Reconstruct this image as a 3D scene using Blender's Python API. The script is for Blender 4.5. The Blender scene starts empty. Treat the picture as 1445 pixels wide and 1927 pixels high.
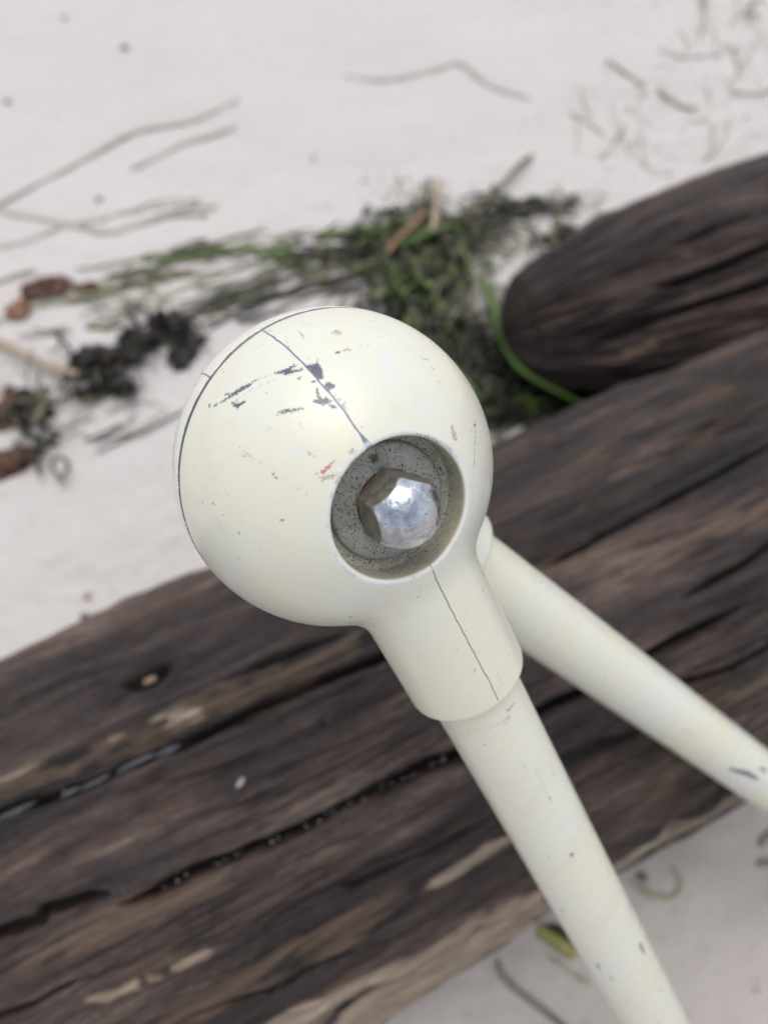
import bpy, math, random
import numpy as np
from mathutils import Vector, Matrix

random.seed(7)
SC = bpy.context.scene
COL = SC.collection
V = np.array

# ------------------------------------------------------------------ camera
FPX, PCX, PCY = 1391.0, 722.5, 963.5          # focal length in pixels of the photograph
PITCH = math.radians(62.0)
CR = V([1.0, 0, 0])
CU = V([0, math.sin(PITCH), math.cos(PITCH)])
CF = V([0, math.cos(PITCH), -math.sin(PITCH)])
CAM_H = 0.629
CAM = V([0, 0, CAM_H])
cam_d = bpy.data.cameras.new('camera')
cam = bpy.data.objects.new('camera', cam_d); COL.objects.link(cam)
cam.location = CAM
cam.rotation_euler = (math.radians(90) - PITCH, 0, 0)
cam_d.sensor_fit = 'VERTICAL'
cam_d.sensor_height = 36.0
cam_d.lens = 36.0 * FPX / 1927.0
cam_d.clip_start = 0.01
cam_d.clip_end = 400
cam_d.dof.use_dof = True
cam_d.dof.focus_distance = 0.188
cam_d.dof.aperture_fstop = cam_d.lens / 3.6     # a 3.6 mm wide phone lens
SC.camera = cam

# ------------------------------------------------------------------ light
SUN_EL, SUN_AZ = math.radians(80), math.radians(0)     # azimuth clockwise from +Y
w = bpy.data.worlds.new('World'); SC.world = w; w.use_nodes = True
wt = w.node_tree; wt.nodes.clear()
sky = wt.nodes.new('ShaderNodeTexSky'); sky.sky_type = 'NISHITA'; sky.sun_disc = False
sky.sun_elevation = SUN_EL; sky.sun_rotation = SUN_AZ
sky.dust_density = 3.0; sky.air_density = 1.0
hs = wt.nodes.new('ShaderNodeHueSaturation'); hs.inputs['Saturation'].default_value = 0.30
bg = wt.nodes.new('ShaderNodeBackground'); bg.inputs['Strength'].default_value = 0.15
wo = wt.nodes.new('ShaderNodeOutputWorld')
wt.links.new(sky.outputs[0], hs.inputs['Color']); wt.links.new(hs.outputs[0], bg.inputs['Color'])
wt.links.new(bg.outputs[0], wo.inputs['Surface'])
sl = bpy.data.lights.new('sun', 'SUN'); sl.energy = 0.5; sl.angle = math.radians(55); sl.color = (1.0, 0.96, 0.90)
sun = bpy.data.objects.new('sun', sl); COL.objects.link(sun)
sd = V([math.sin(SUN_AZ) * math.cos(SUN_EL), math.cos(SUN_AZ) * math.cos(SUN_EL), math.sin(SUN_EL)])
sun.rotation_euler = Vector(sd).to_track_quat('Z', 'Y').to_euler()
sun.location = (0, 2, 3)
SC.view_settings.view_transform = 'Standard'; SC.view_settings.look = 'None'
SC.view_settings.gamma = 1.0; SC.view_settings.use_curve_mapping = False
SC.view_settings.exposure = 0.38
SC.cycles.max_bounces = 8; SC.cycles.diffuse_bounces = 5

# ------------------------------------------------------------------ small maths
def unit(v):
    v = np.asarray(v, float); return v / np.linalg.norm(v)
def c2w(v):                       # camera-frame vector (right, up, forward) to world
    return CR * v[0] + CU * v[1] + CF * v[2]
def pray(px, py):
    return unit(CR * (px - PCX) / FPX - CU * (py - PCY) / FPX + CF)
def on_z(px, py, z=0.0):          # where the sight line of a pixel meets a level plane
    d = pray(px, py); return CAM + d * ((z - CAM[2]) / d[2])

_rng = np.random.RandomState(11)
_perm = _rng.permutation(512).astype(np.int32); _perm = np.concatenate([_perm, _perm, _perm])
_grad = _rng.normal(size=(512, 3)); _grad /= np.linalg.norm(_grad, axis=1)[:, None]
def perlin(x, y, z=0.0):
    x, y, z = np.broadcast_arrays(np.asarray(x, float), np.asarray(y, float), np.asarray(z, float))
    xi, yi, zi = np.floor(x).astype(np.int64), np.floor(y).astype(np.int64), np.floor(z).astype(np.int64)
    xf, yf, zf = x - xi, y - yi, z - zi
    fu = [t * t * t * (t * (t * 6 - 15) + 10) for t in (xf, yf, zf)]
    out = 0
    for i in (0, 1):
        wx = fu[0] if i else 1 - fu[0]
        for j in (0, 1):
            wy = fu[1] if j else 1 - fu[1]
            for k in (0, 1):
                wz = fu[2] if k else 1 - fu[2]
                h = _perm[_perm[_perm[(xi + i) & 511] + ((yi + j) & 511)] + ((zi + k) & 511)]
                g = _grad[h]
                out = out + wx * wy * wz * (g[..., 0] * (xf - i) + g[..., 1] * (yf - j) + g[..., 2] * (zf - k))
    return out * 1.6
def fbm(x, y, z=0.0, o=4, gain=0.5):
    s, a = 0, 1.0
    for k in range(o):
        s = s + a * perlin(x * 2 ** k + 17.3 * k, y * 2 ** k + 5.1 * k, z); a *= gain
    return s
def smooth(a, b, x):
    t = np.clip((x - a) / (b - a), 0, 1); return t * t * (3 - 2 * t)
def seg_dist(p, a, b):            # distance of points to a segment (any dimension), and the parameter along it
    a = np.asarray(a, float); b = np.asarray(b, float); ab = b - a
    t = np.clip(((p - a) @ ab) / max(ab @ ab, 1e-12), 0, 1)
    return np.linalg.norm(p - a - t[:, None] * ab, axis=1), t
def poly_field(p, pts, widths, base=None):    # max over the polyline of (half width - distance)
    out = np.full(len(p), -1.0) if base is None else base
    for k in range(len(pts) - 1):
        d, t = seg_dist(p, pts[k], pts[k + 1])
        out = np.maximum(out, widths[k] * (1 - t) + widths[k + 1] * t - d)
    return out

# ------------------------------------------------------------------ mesh helpers
def mesh_obj(name, verts, faces, mat, parent=None, smooth_=True, attrs=None):
    me = bpy.data.meshes.new(name)
    verts = np.asarray(verts, np.float32)
    if isinstance(faces, np.ndarray):
        nv = faces.shape[1]
        me.vertices.add(len(verts)); me.vertices.foreach_set('co', verts.ravel())
        me.loops.add(faces.size); me.loops.foreach_set('vertex_index', faces.ravel().astype(np.int32))
        me.polygons.add(len(faces))
        me.polygons.foreach_set('loop_start', np.arange(0, faces.size, nv, dtype=np.int32))
        me.update(calc_edges=True)
    else:
        me.from_pydata([tuple(map(float, v)) for v in verts], [], faces)
    me.validate()
    me.polygons.foreach_set('use_smooth', [smooth_] * len(me.polygons))
    for an, av in (attrs or {}).items():
        av = np.asarray(av, np.float32)
        if av.ndim == 1:
            a = me.attributes.new(an, 'FLOAT', 'POINT'); a.data.foreach_set('value', av)
        else:
            a = me.attributes.new(an, 'FLOAT_VECTOR', 'POINT'); a.data.foreach_set('vector', av.ravel())
    if mat is not None: me.materials.append(mat)
    o = bpy.data.objects.new(name, me); COL.objects.link(o)
    if parent is not None: o.parent = parent
    return o
def tag(o, label=None, cat=None, group=None, kind=None):
    for k, v in (('label', label), ('category', cat), ('group', group), ('kind', kind)):
        if v: o[k] = v
    return o
def grid_faces(nu, nv, wrap_v=False):
    i = np.arange(nu - 1)[:, None]; j = np.arange(nv if wrap_v else nv - 1)[None, :]
    j2 = (j + 1) % nv
    return np.stack([i * nv + j, (i + 1) * nv + j, (i + 1) * nv + j2, i * nv + j2], -1).reshape(-1, 4)

def surface_nets(fn, lo, hi, h, frame=None):
    """mesh of fn = 0 inside the box lo..hi (in the coordinates of frame, rows = axes)"""
    n = [int(math.ceil((hi[k] - lo[k]) / h)) + 1 for k in range(3)]
    ax = [lo[k] + h * np.arange(n[k]) for k in range(3)]
    F = np.empty(n, np.float32)
    for i in range(0, n[0], 16):
        g = np.stack(np.meshgrid(ax[0][i:i + 16], ax[1], ax[2], indexing='ij'), -1).reshape(-1, 3)
        if frame is not None: g = g @ frame
        F[i:i + 16] = fn(g).reshape(-1, n[1], n[2])
    S = F < 0
    c = np.zeros([k - 1 for k in n], np.int8)
    for a in (0, 1):
        for b in (0, 1):
            for d in (0, 1):
                c += S[a:n[0] - 1 + a, b:n[1] - 1 + b, d:n[2] - 1 + d]
    act = (c > 0) & (c < 8)
    idx = np.full(act.shape, -1, np.int64); ids = np.argwhere(act); idx[act] = np.arange(len(ids))
    acc = np.zeros((len(ids), 3)); cnt = np.zeros(len(ids))
    cor = [(a, b, d) for a in (0, 1) for b in (0, 1) for d in (0, 1)]
    vals = {q: F[ids[:, 0] + q[0], ids[:, 1] + q[1], ids[:, 2] + q[2]] for q in cor}
    for q in cor:
        for k in range(3):
            if q[k] == 0:
                r = list(q); r[k] = 1; r = tuple(r)
                v0, v1 = vals[q], vals[r]; m = (v0 < 0) != (v1 < 0)
                t = np.where(m, v0 / np.where(m, v0 - v1, 1), 0)
                p = np.tile(V(q, dtype=float), (len(ids), 1)); p[:, k] = t
                acc[m] += p[m]; cnt[m] += 1
    P = (ids + acc / cnt[:, None]) * h + V(lo)
    if frame is not None: P = P @ frame
    faces = []
    for k in range(3):
        a, b = [(1, 2), (2, 0), (0, 1)][k]
        sl0 = [slice(None)] * 3; sl1 = [slice(None)] * 3
        sl0[k] = slice(0, n[k] - 1); sl1[k] = slice(1, n[k])
        s0, s1 = S[tuple(sl0)], S[tuple(sl1)]
        e = np.argwhere(s0 != s1)
        e = e[(e[:, a] > 0) & (e[:, b] > 0) & (e[:, a] < n[a] - 1) & (e[:, b] < n[b] - 1)]
        def cell(da, db):
            q = e.copy(); q[:, a] -= da; q[:, b] -= db
            return idx[q[:, 0], q[:, 1], q[:, 2]]
        quad = np.stack([cell(0, 0), cell(1, 0), cell(1, 1), cell(0, 1)], 1)
        flip = s0[e[:, 0], e[:, 1], e[:, 2]]
        quad[~flip] = quad[~flip][:, ::-1]
        faces.append(quad)
    faces = np.concatenate(faces)
    for _ in range(3):                         # pull the vertices onto the exact surface
        f0 = fn(P); e = h * 0.1
        g = np.stack([(fn(P + V([e if k == j else 0 for k in range(3)])) - f0) / e for j in range(3)], 1)
        g2 = np.maximum((g * g).sum(1), 0.2)
        P = P - np.clip(f0 / g2, -h * .5, h * .5)[:, None] * g
    return P, faces
def smin(a, b, k):
    h = np.clip(0.5 + 0.5 * (b - a) / k, 0, 1); return b + (a - b) * h - k * h * (1 - h)
def smax(a, b, k): return -smin(-a, -b, k)

# ------------------------------------------------------------------ shader helper
class NT:
    def __init__(s, name):
        s.m = bpy.data.materials.new(name); s.m.use_nodes = True
        s.t = s.m.node_tree; s.t.nodes.clear()
        s.out = s.t.nodes.new('ShaderNodeOutputMaterial')
        s.b = s.t.nodes.new('ShaderNodeBsdfPrincipled'); s.t.links.new(s.b.outputs[0], s.out.inputs['Surface'])
    def n(s, typ, ins=None, **kw):
        nd = s.t.nodes.new('ShaderNode' + typ)
        for k, v in kw.items(): setattr(nd, k, v)
        for k, v in (ins or {}).items(): s.put(nd.inputs[k], v)
        return nd
    def put(s, sock, v):
        if hasattr(v, 'is_output'): s.t.links.new(v, sock)
        else:
            if sock.type == 'RGBA' and len(v) == 3: v = (*v, 1)
            sock.default_value = v
    def attr(s, name, vec=False):
        nd = s.n('Attribute', attribute_name=name); return nd.outputs['Vector' if vec else 'Fac']
    def obj(s): return s.n('TexCoord').outputs['Object']
    def math(s, op, *a, clamp=False):
        nd = s.n('Math', operation=op, use_clamp=clamp)
        for k, v in enumerate(a): s.put(nd.inputs[k], v)
        return nd.outputs[0]
    def vmath(s, op, *a, out=0):
        nd = s.n('VectorMath', operation=op)
        for k, v in enumerate(a): s.put(nd.inputs[k], v)
        return nd.outputs[out]
    def scale(s, vec, sc): return s.vmath('MULTIPLY', vec, sc)
    def noise(s, vec, sc, detail=3, rough=0.55, dist=0.0, col=False):
        nd = s.n('TexNoise', {'Vector': vec, 'Scale': sc, 'Detail': detail, 'Roughness': rough, 'Distortion': dist})
        return nd.outputs['Color' if col else 'Fac']
    def map(s, v, a, b, c=0.0, d=1.0, smooth=False):
        nd = s.n('MapRange', {0: v, 1: a, 2: b, 3: c, 4: d}, clamp=True)
        if smooth: nd.interpolation_type = 'SMOOTHSTEP'
        return nd.outputs[0]
    def ramp(s, v, stops):
        nd = s.n('ValToRGB', {'Fac': v}); cr = nd.color_ramp
        while len(cr.elements) < len(stops): cr.elements.new(0.5)
        for e, (p, c) in zip(cr.elements, stops): e.position = p; e.color = (*c, 1)
        return nd.outputs[0]
    def mix(s, f, a, b, mode='MIX'):
        nd = s.n('Mix', data_type='RGBA', blend_type=mode)
        s.put(nd.inputs[0], f); s.put(nd.inputs[6], a); s.put(nd.inputs[7], b)
        return nd.outputs[2]
    def bump(s, h, strength=0.5, dist=0.001, normal=None):
        nd = s.n('Bump', {'Height': h, 'Strength': strength, 'Distance': dist})
        if normal is not None: s.put(nd.inputs['Normal'], normal)
        return nd.outputs[0]
    def set(s, **kw):
        nm = dict(color='Base Color', rough='Roughness', metal='Metallic', normal='Normal', spec='Specular IOR Level',
                  coat='Coat Weight', coat_rough='Coat Roughness', sss='Subsurface Weight', trans='Transmission Weight', ior='IOR', alpha='Alpha')
        for k, v in kw.items(): s.put(s.b.inputs[nm[k]], v)
        return s.m

# ================================================================== SAND
def sand_mat():
    m = NT('sand'); p = m.obj()
    fine = m.noise(p, 900, 2, 0.7); mid = m.noise(p, 60, 4, 0.6); big = m.noise(p, 5, 3, 0.5)
    c = m.mix(m.map(big, .35, .65), (0.545, 0.508, 0.488), (0.575, 0.532, 0.518))
    c = m.mix(m.map(mid, .5, .75, 0, .18), c, (0.50, 0.465, 0.44))
    spk = m.noise(p, 420, 2, 0.8)
    c = m.mix(m.map(spk, .66, .74, 0, .5), c, (0.22, 0.20, 0.19))
    c = m.mix(m.map(fine, .3, .7, 0, .3), c, (0.72, 0.70, 0.68))
    shd_dmp = m.attr('shade_damp')
    c = m.mix(m.math('MULTIPLY', shd_dmp, .40), c, (0.30, 0.265, 0.225))
    stn = m.attr('stain')
    c = m.mix(m.map(m.math('ADD', stn, m.math('MULTIPLY', m.math('SUBTRACT', mid, .5), .5)), .25, .8, 0, .38), c, (0.37, 0.355, 0.315))
    b = m.bump(fine, 0.5, 0.0006); b = m.bump(mid, 0.3, 0.003, b)
    return m.set(color=c, rough=0.92, spec=0.2, normal=b)

def axis_ticks(lo, hi, h, far):
    core = np.arange(lo, hi + h * .5, h)
    ext = []; s, x = h, 0.0
    while x < far:
        s *= 1.35; x += s; ext.append(x)
    return np.concatenate([lo - V(ext)[::-1], core, hi + V(ext)])
def sand_height(x, y):
    z = 0.006 * fbm(x * 3.1, y * 3.1, 0.3, 3) + 0.0030 * fbm(x * 14, y * 14, 1.7, 3)
    z = z + 0.0015 * fbm(x * 60, y * 70, 4.2, 2)
    z = z + 0.0050 * fbm(x * 34, y * 34, 6.1, 3) * np.exp(-((x - .55) / .22) ** 2 - ((y - .98) / .16) ** 2)
    fade = np.exp(-np.maximum(np.hypot(x, y - .4) - 1.5, 0) / 6)
    return z * (0.25 + 0.75 * fade)
# soft buried traces of grass under the sand: pixel polylines of the photograph laid on the ground
BURIED = [([(-60, 415), (70, 345), (160, 290), (250, 248), (350, 225), (400, 210), (450, 190)], .0050),
          ([(245, 315), (310, 288), (350, 265), (445, 240)], .0050),
          ([(650, 145), (720, 152), (800, 135), (865, 124), (920, 160), (995, 186)], .0050),
          ([(-40, 470), (60, 455), (120, 425), (200, 410), (300, 380), (375, 380)], .0055),
          ([(0, 395), (90, 415), (160, 430), (220, 440), (300, 415), (395, 402)], .0055),
          ([(1240, 95), (1290, 108), (1385, 98)], .005), ([(1075, 165), (1120, 178)], .005),
          ([(1150, 195), (1170, 260), (1230, 320), (1260, 325)], .007),
          ([(1350, 150), (1390, 180)], .005), ([(1400, 40), (1430, 60), (1450, 110)], .006),
          ([(1300, -5), (1360, 20)], .006), ([(1290, 160), (1215, 150), (1200, 200)], .006)]
def dent(pts, pl, wd):
    q = [on_z(*a)[:2] for a in pl]
    return np.clip(poly_field(pts, q, [wd * 1.5] * len(q)) / (wd * 1.5), 0, 1)
xs = axis_ticks(-0.85, 1.0, 0.004, 150); ys = axis_ticks(-0.35, 1.35, 0.004, 150)
GX, GY = np.meshgrid(xs, ys, indexing='ij'); gp = np.stack([GX.ravel(), GY.ravel()], 1)
gz = sand_height(gp[:, 0], gp[:, 1]); stain = np.zeros(len(gp))
near = (np.abs(gp[:, 0]) < 1.1) & (gp[:, 1] > -.2) & (gp[:, 1] < 1.6)
for pl, wd in BURIED:
    d = dent(gp[near], pl, wd); gz[near] -= 0.0020 * smooth(0, 1, d); stain[near] = np.maximum(stain[near], d)
shade_damp = smooth(0.10, -0.12, gp[:, 1] - 0.45 * gp[:, 0] - .02 + 0.03 * fbm(gp[:, 0] * 9, gp[:, 1] * 9, 8, 2))  # shade on the near side, plus damp, painted into the sand colour
sand = mesh_obj('sand', np.column_stack([gp, gz]), grid_faces(len(xs), len(ys)), sand_mat(), attrs={'stain': stain, 'shade_damp': shade_damp})
sand['kind'] = 'structure'

# ================================================================== LOGS
def wood_mat(name, shift=0.0):
    m = NT(name); p = m.attr('lu', True)
    warp = m.noise(m.scale(p, (14, 30, 1)), 1, 2, .5, col=True)
    q = m.vmath('ADD', p, m.vmath('MULTIPLY', m.vmath('SUBTRACT', warp, (.5, .5, .5)), (0.012, 0.004, 0)))
    q = m.vmath('ADD', q, (shift, shift * 2, 0))
    big = m.noise(m.scale(q, (6, 46, 1)), 1, 4, .6)
    gr = m.noise(m.scale(q, (16, 180, 1)), 1, 7, .72)
    fine = m.noise(m.scale(q, (50, 800, 1)), 1, 3, .7)
    blot = m.noise(m.scale(p, (30, 60, 1)), 1, 3, .55)
    t = m.math('ADD', m.math('MULTIPLY', big, .45), m.math('ADD', m.math('MULTIPLY', gr, .48), m.math('MULTIPLY', fine, .40)))
    mot = m.noise(m.vmath('ADD', m.scale(p, (150, 300, 1)), (shift, .3, 0)), 1, 5, .7)
    t = m.math('ADD', t, m.math('MULTIPLY', m.math('SUBTRACT', mot, .5), .30))
    t = m.math('SUBTRACT', t, .175)
    t = m.math('ADD', m.math('MULTIPLY', m.math('SUBTRACT', t, .55), 1.15), .548)
    t = m.math('ADD', t, m.math('MULTIPLY', m.attr('tone'), .26))
    c = m.ramp(t, [(0.32, (0.012, 0.0080, 0.0080)), (0.43, (0.028, 0.0180, 0.0175)), (0.51, (0.049, 0.0315, 0.0290)),
                   (0.59, (0.075, 0.050, 0.044)), (0.68, (0.112, 0.077, 0.065)), (0.78, (0.19, 0.140, 0.112))])
    c = m.mix(m.map(blot, .56, .66, 0, .4), c, (0.030, 0.023, 0.026))          # dark blotches with a bluish sheen painted in
    red = m.noise(m.scale(q, (16, 50, 1)), 1, 2, .5)
    c = m.mix(m.map(red, .55, .75, 0, .55), c, (0.115, 0.067, 0.040))
    tn = m.math('ADD', m.attr('bare'), m.math('MULTIPLY', m.math('SUBTRACT', gr, .5), .011))
    tn = m.math('ADD', tn, m.math('MULTIPLY', m.math('SUBTRACT', blot, .5), .010))
    tcol = m.ramp(m.math('ADD', m.math('MULTIPLY', big, .5), m.math('MULTIPLY', fine, .5)),
                  [(.36, (0.15, 0.10, 0.065)), (.50, (0.33, 0.25, 0.175)), (.62, (0.50, 0.42, 0.32))])
    c = m.mix(m.map(tn, 0, .0022), c, tcol)
    on = m.math('ADD', m.attr('ochre'), m.math('ADD', m.math('MULTIPLY', m.math('SUBTRACT', gr, .52), .050), m.math('MULTIPLY', m.math('SUBTRACT', blot, .5), .022)))
    c = m.mix(m.map(on, 0, .006, 0, .50), c, m.mix(big, (0.13, 0.080, 0.048), (0.24, 0.165, 0.115)))
    gn = m.math('ADD', m.attr('pale'), m.math('ADD', m.math('MULTIPLY', m.math('SUBTRACT', gr, .5), .030), m.math('MULTIPLY', m.math('SUBTRACT', big, .5), .012)))
    c = m.mix(m.map(gn, 0, .005, 0, .8), c, m.mix(m.map(gr, .35, .65), (0.25, 0.18, 0.13), (0.54, 0.44, 0.34)))
    c = m.mix(m.map(m.attr('crack'), .30, .9, 0, .85), c, (0.010, 0.009, 0.009))  # cracks and knot pits coloured near black
    b = m.bump(fine, 1.0, .0011); b = m.bump(gr, 1.0, .0030, b); b = m.bump(blot, .4, .002, b)
    return m.set(color=c, rough=m.map(big, .3, .7, .45, .8), spec=.45, normal=b)

class Log:
    """a weathered trunk: axis start P0, direction D, radius function; local coordinates u (along) and v (around)"""
    def __init__(s, P, D, R):
        s.P = V(P, dtype=float); s.D = unit(D); s.R = R
        s.e2 = unit(np.cross(s.D, [0, 0, 1])); s.e2 = s.e2 if s.e2[1] < 0 else -s.e2     # towards the viewer
        s.e1 = unit(np.cross(s.D, s.e2)); s.e1 = s.e1 if s.e1[2] > 0 else -s.e1           # up
    def pt(s, u, v, r):
        th = v / s.R
        return s.P + np.multiply.outer(u, s.D) + (r * np.cos(th))[..., None] * s.e1 + (r * np.sin(th))[..., None] * s.e2
    def hit(s, px, py):            # pixel -> (u, v) on the plain cylinder
        d = pray(px, py); o = CAM - s.P
        dp = d - (d @ s.D) * s.D; op = o - (o @ s.D) * s.D
        A, B, C = dp @ dp, 2 * dp @ op, op @ op - s.R ** 2
        disc = B * B - 4 * A * C
        t = (-B - math.sqrt(max(disc, 0))) / (2 * A)
        q = o + t * d; u = q @ s.D
        return V([u, s.R * math.atan2(q @ s.e2, q @ s.e1)])
    def line(s, pl): return [s.hit(*a) for a in pl]

# log 1: the cylinder tangent to the four sight planes of its edges
def plane_n(a, b): return unit(np.cross(pray(*a), pray(*b)))
nu_ = plane_n((0, 1240), (1445, 625)); nl_ = plane_n((700, 1927), (1396, 1506))
LD = unit(np.cross(nu_, nl_)); LD = LD if LD[0] > 0 else -LD
if nu_ @ CF > 0: pass
# bisecting sight direction, perpendicular to the axis
eu = unit(np.cross(LD, nu_)); el = unit(np.cross(LD, nl_))
eu = eu if eu @ CF > 0 else -eu; el = el if el @ CF > 0 else -el
half = 0.5 * math.acos(np.clip(eu @ el, -1, 1)); bis = unit(eu + el)
R1 = 0.150
SZ = 1.15
log1 = Log(CAM + bis * R1 / math.sin(half), LD, R1)

CRACKS1 = [  # pixel polyline, half width (m), depth (m)
    ([(-60, 1553), (0, 1531), (58, 1512), (121, 1488), (194, 1461), (232, 1437), (281, 1422), (349, 1391), (412, 1362), (484, 1328), (581, 1289), (700, 1245), (760, 1222), (860, 1178)], .0019, .010),
    ([(-60, 1775), (0, 1756), (78, 1732), (87, 1712), (170, 1689), (205, 1680)], .0019, .009),
    ([(225, 1704), (291, 1681), (368, 1638), (460, 1604), (547, 1570), (620, 1531), (700, 1492), (790, 1452), (870, 1412), (950, 1370), (1009, 1339), (1093, 1300), (1150, 1272), (1221, 1232), (1274, 1202), (1336, 1177), (1400, 1140)], .0021, .012),
    ([(417, 1277), (484, 1250), (605, 1202), (650, 1186)], .0012, .006),
    ([(-60, 1940), (0, 1915), (60, 1890), (121, 1860), (180, 1830)], .0011, .006),
    ([(1500, 812), (1445, 837), (1368, 880), (1262, 939), (1155, 995), (1062, 1046), (1010, 1076)], .0014, .008),
    ([(1500, 1000), (1445, 1025), (1405, 1056), (1367, 1078), (1311, 1109), (1270, 1130)], .0014, .008),
    ([(1500, 1190), (1445, 1215), (1374, 1255), (1280, 1286), (1230, 1310)], .0014, .008),
    ([(700, 1480), (800, 1440), (860, 1425), (1040, 1440), (1130, 1405), (1218, 1370)], .0040, .006),
    ([(0, 1330), (90, 1290), (180, 1262), (250, 1235)], .0010, .003),
    ([(330, 1927), (420, 1890), (560, 1840), (640, 1800), (740, 1760), (830, 1720)], .0016, .006),
    ([(1150, 1600), (1240, 1555), (1330, 1500), (1400, 1460)], .0018, .006),
    ([(480, 1990), (640, 1905), (700, 1870), (803, 1821), (906, 1766), (1030, 1702), (1164, 1630), (1257, 1584), (1319, 1545), (1400, 1490)], .0042, .010),
    ([(600, 1690), (690, 1655), (780, 1610), (860, 1570), (930, 1535)], .0013, .004),
    ([(380, 1540), (480, 1500), (560, 1470)], .0008, .003),
]
BARE1 = [([(165, 1877), (205, 1868), (255, 1850)], [.0028, .0042, .0035]), ([(286, 1836), (300, 1833)], [.0030, .0030]),
         ([(330, 1812), (355, 1802), (380, 1792), (400, 1784)], [.0040, .0042, .003, .0012]),
         ([(0, 1466), (80, 1438), (155, 1408)], [.0012, .0026, .0014]), ([(207, 1388), (245, 1376)], [.0014, .0009])]
OCHRE1 = [([(210, 1985), (330, 1900), (400, 1872), (470, 1830), (560, 1790), (640, 1745), (700, 1715), (760, 1680)], [.006, .008, .010, .010, .010, .010, .009, .005]),
          ([(-20, 1485), (160, 1430), (300, 1372), (420, 1310), (560, 1255), (660, 1210)], [.006, .007, .009, .009, .009, .007]),
          ([(60, 1800), (200, 1740), (300, 1700), (420, 1660)], [.006, .010, .009, .005]),
          ([(1150, 1560), (1250, 1480), (1330, 1430)], [.006, .009, .006]),
          ([(1030, 1245), (1090, 1210)], [.006, .007])]
PALE1 = [([(430, 2000), (560, 1925), (690, 1858), (780, 1812), (900, 1750), (1010, 1695)], [.014, .013, .013, .012, .009, .006]),
         ([(560, 2010), (700, 1915), (820, 1840), (930, 1776), (1050, 1706), (1170, 1634), (1280, 1566), (1390, 1500), (1500, 1436)], [.022, .022, .020, .018, .017, .017, .017, .017, .017]),
         ([(290, 1360), (330, 1345), (365, 1335)], [.004, .006, .005]),
         ([(820, 1660), (900, 1610), (960, 1575)], [.004, .006, .003])]
OCHRE1 += [([(1180, 1080), (1270, 1030), (1360, 990), (1445, 950)], [.004, .008, .009, .008]), ([(1150, 890), (1250, 850), (1330, 810)], [.003, .006, .003]), ([(1340, 1330), (1400, 1290), (1470, 1260)], [.004, .006, .008])]
KNOT1 = (275, 1268); PIT1 = (299, 1357)

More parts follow.
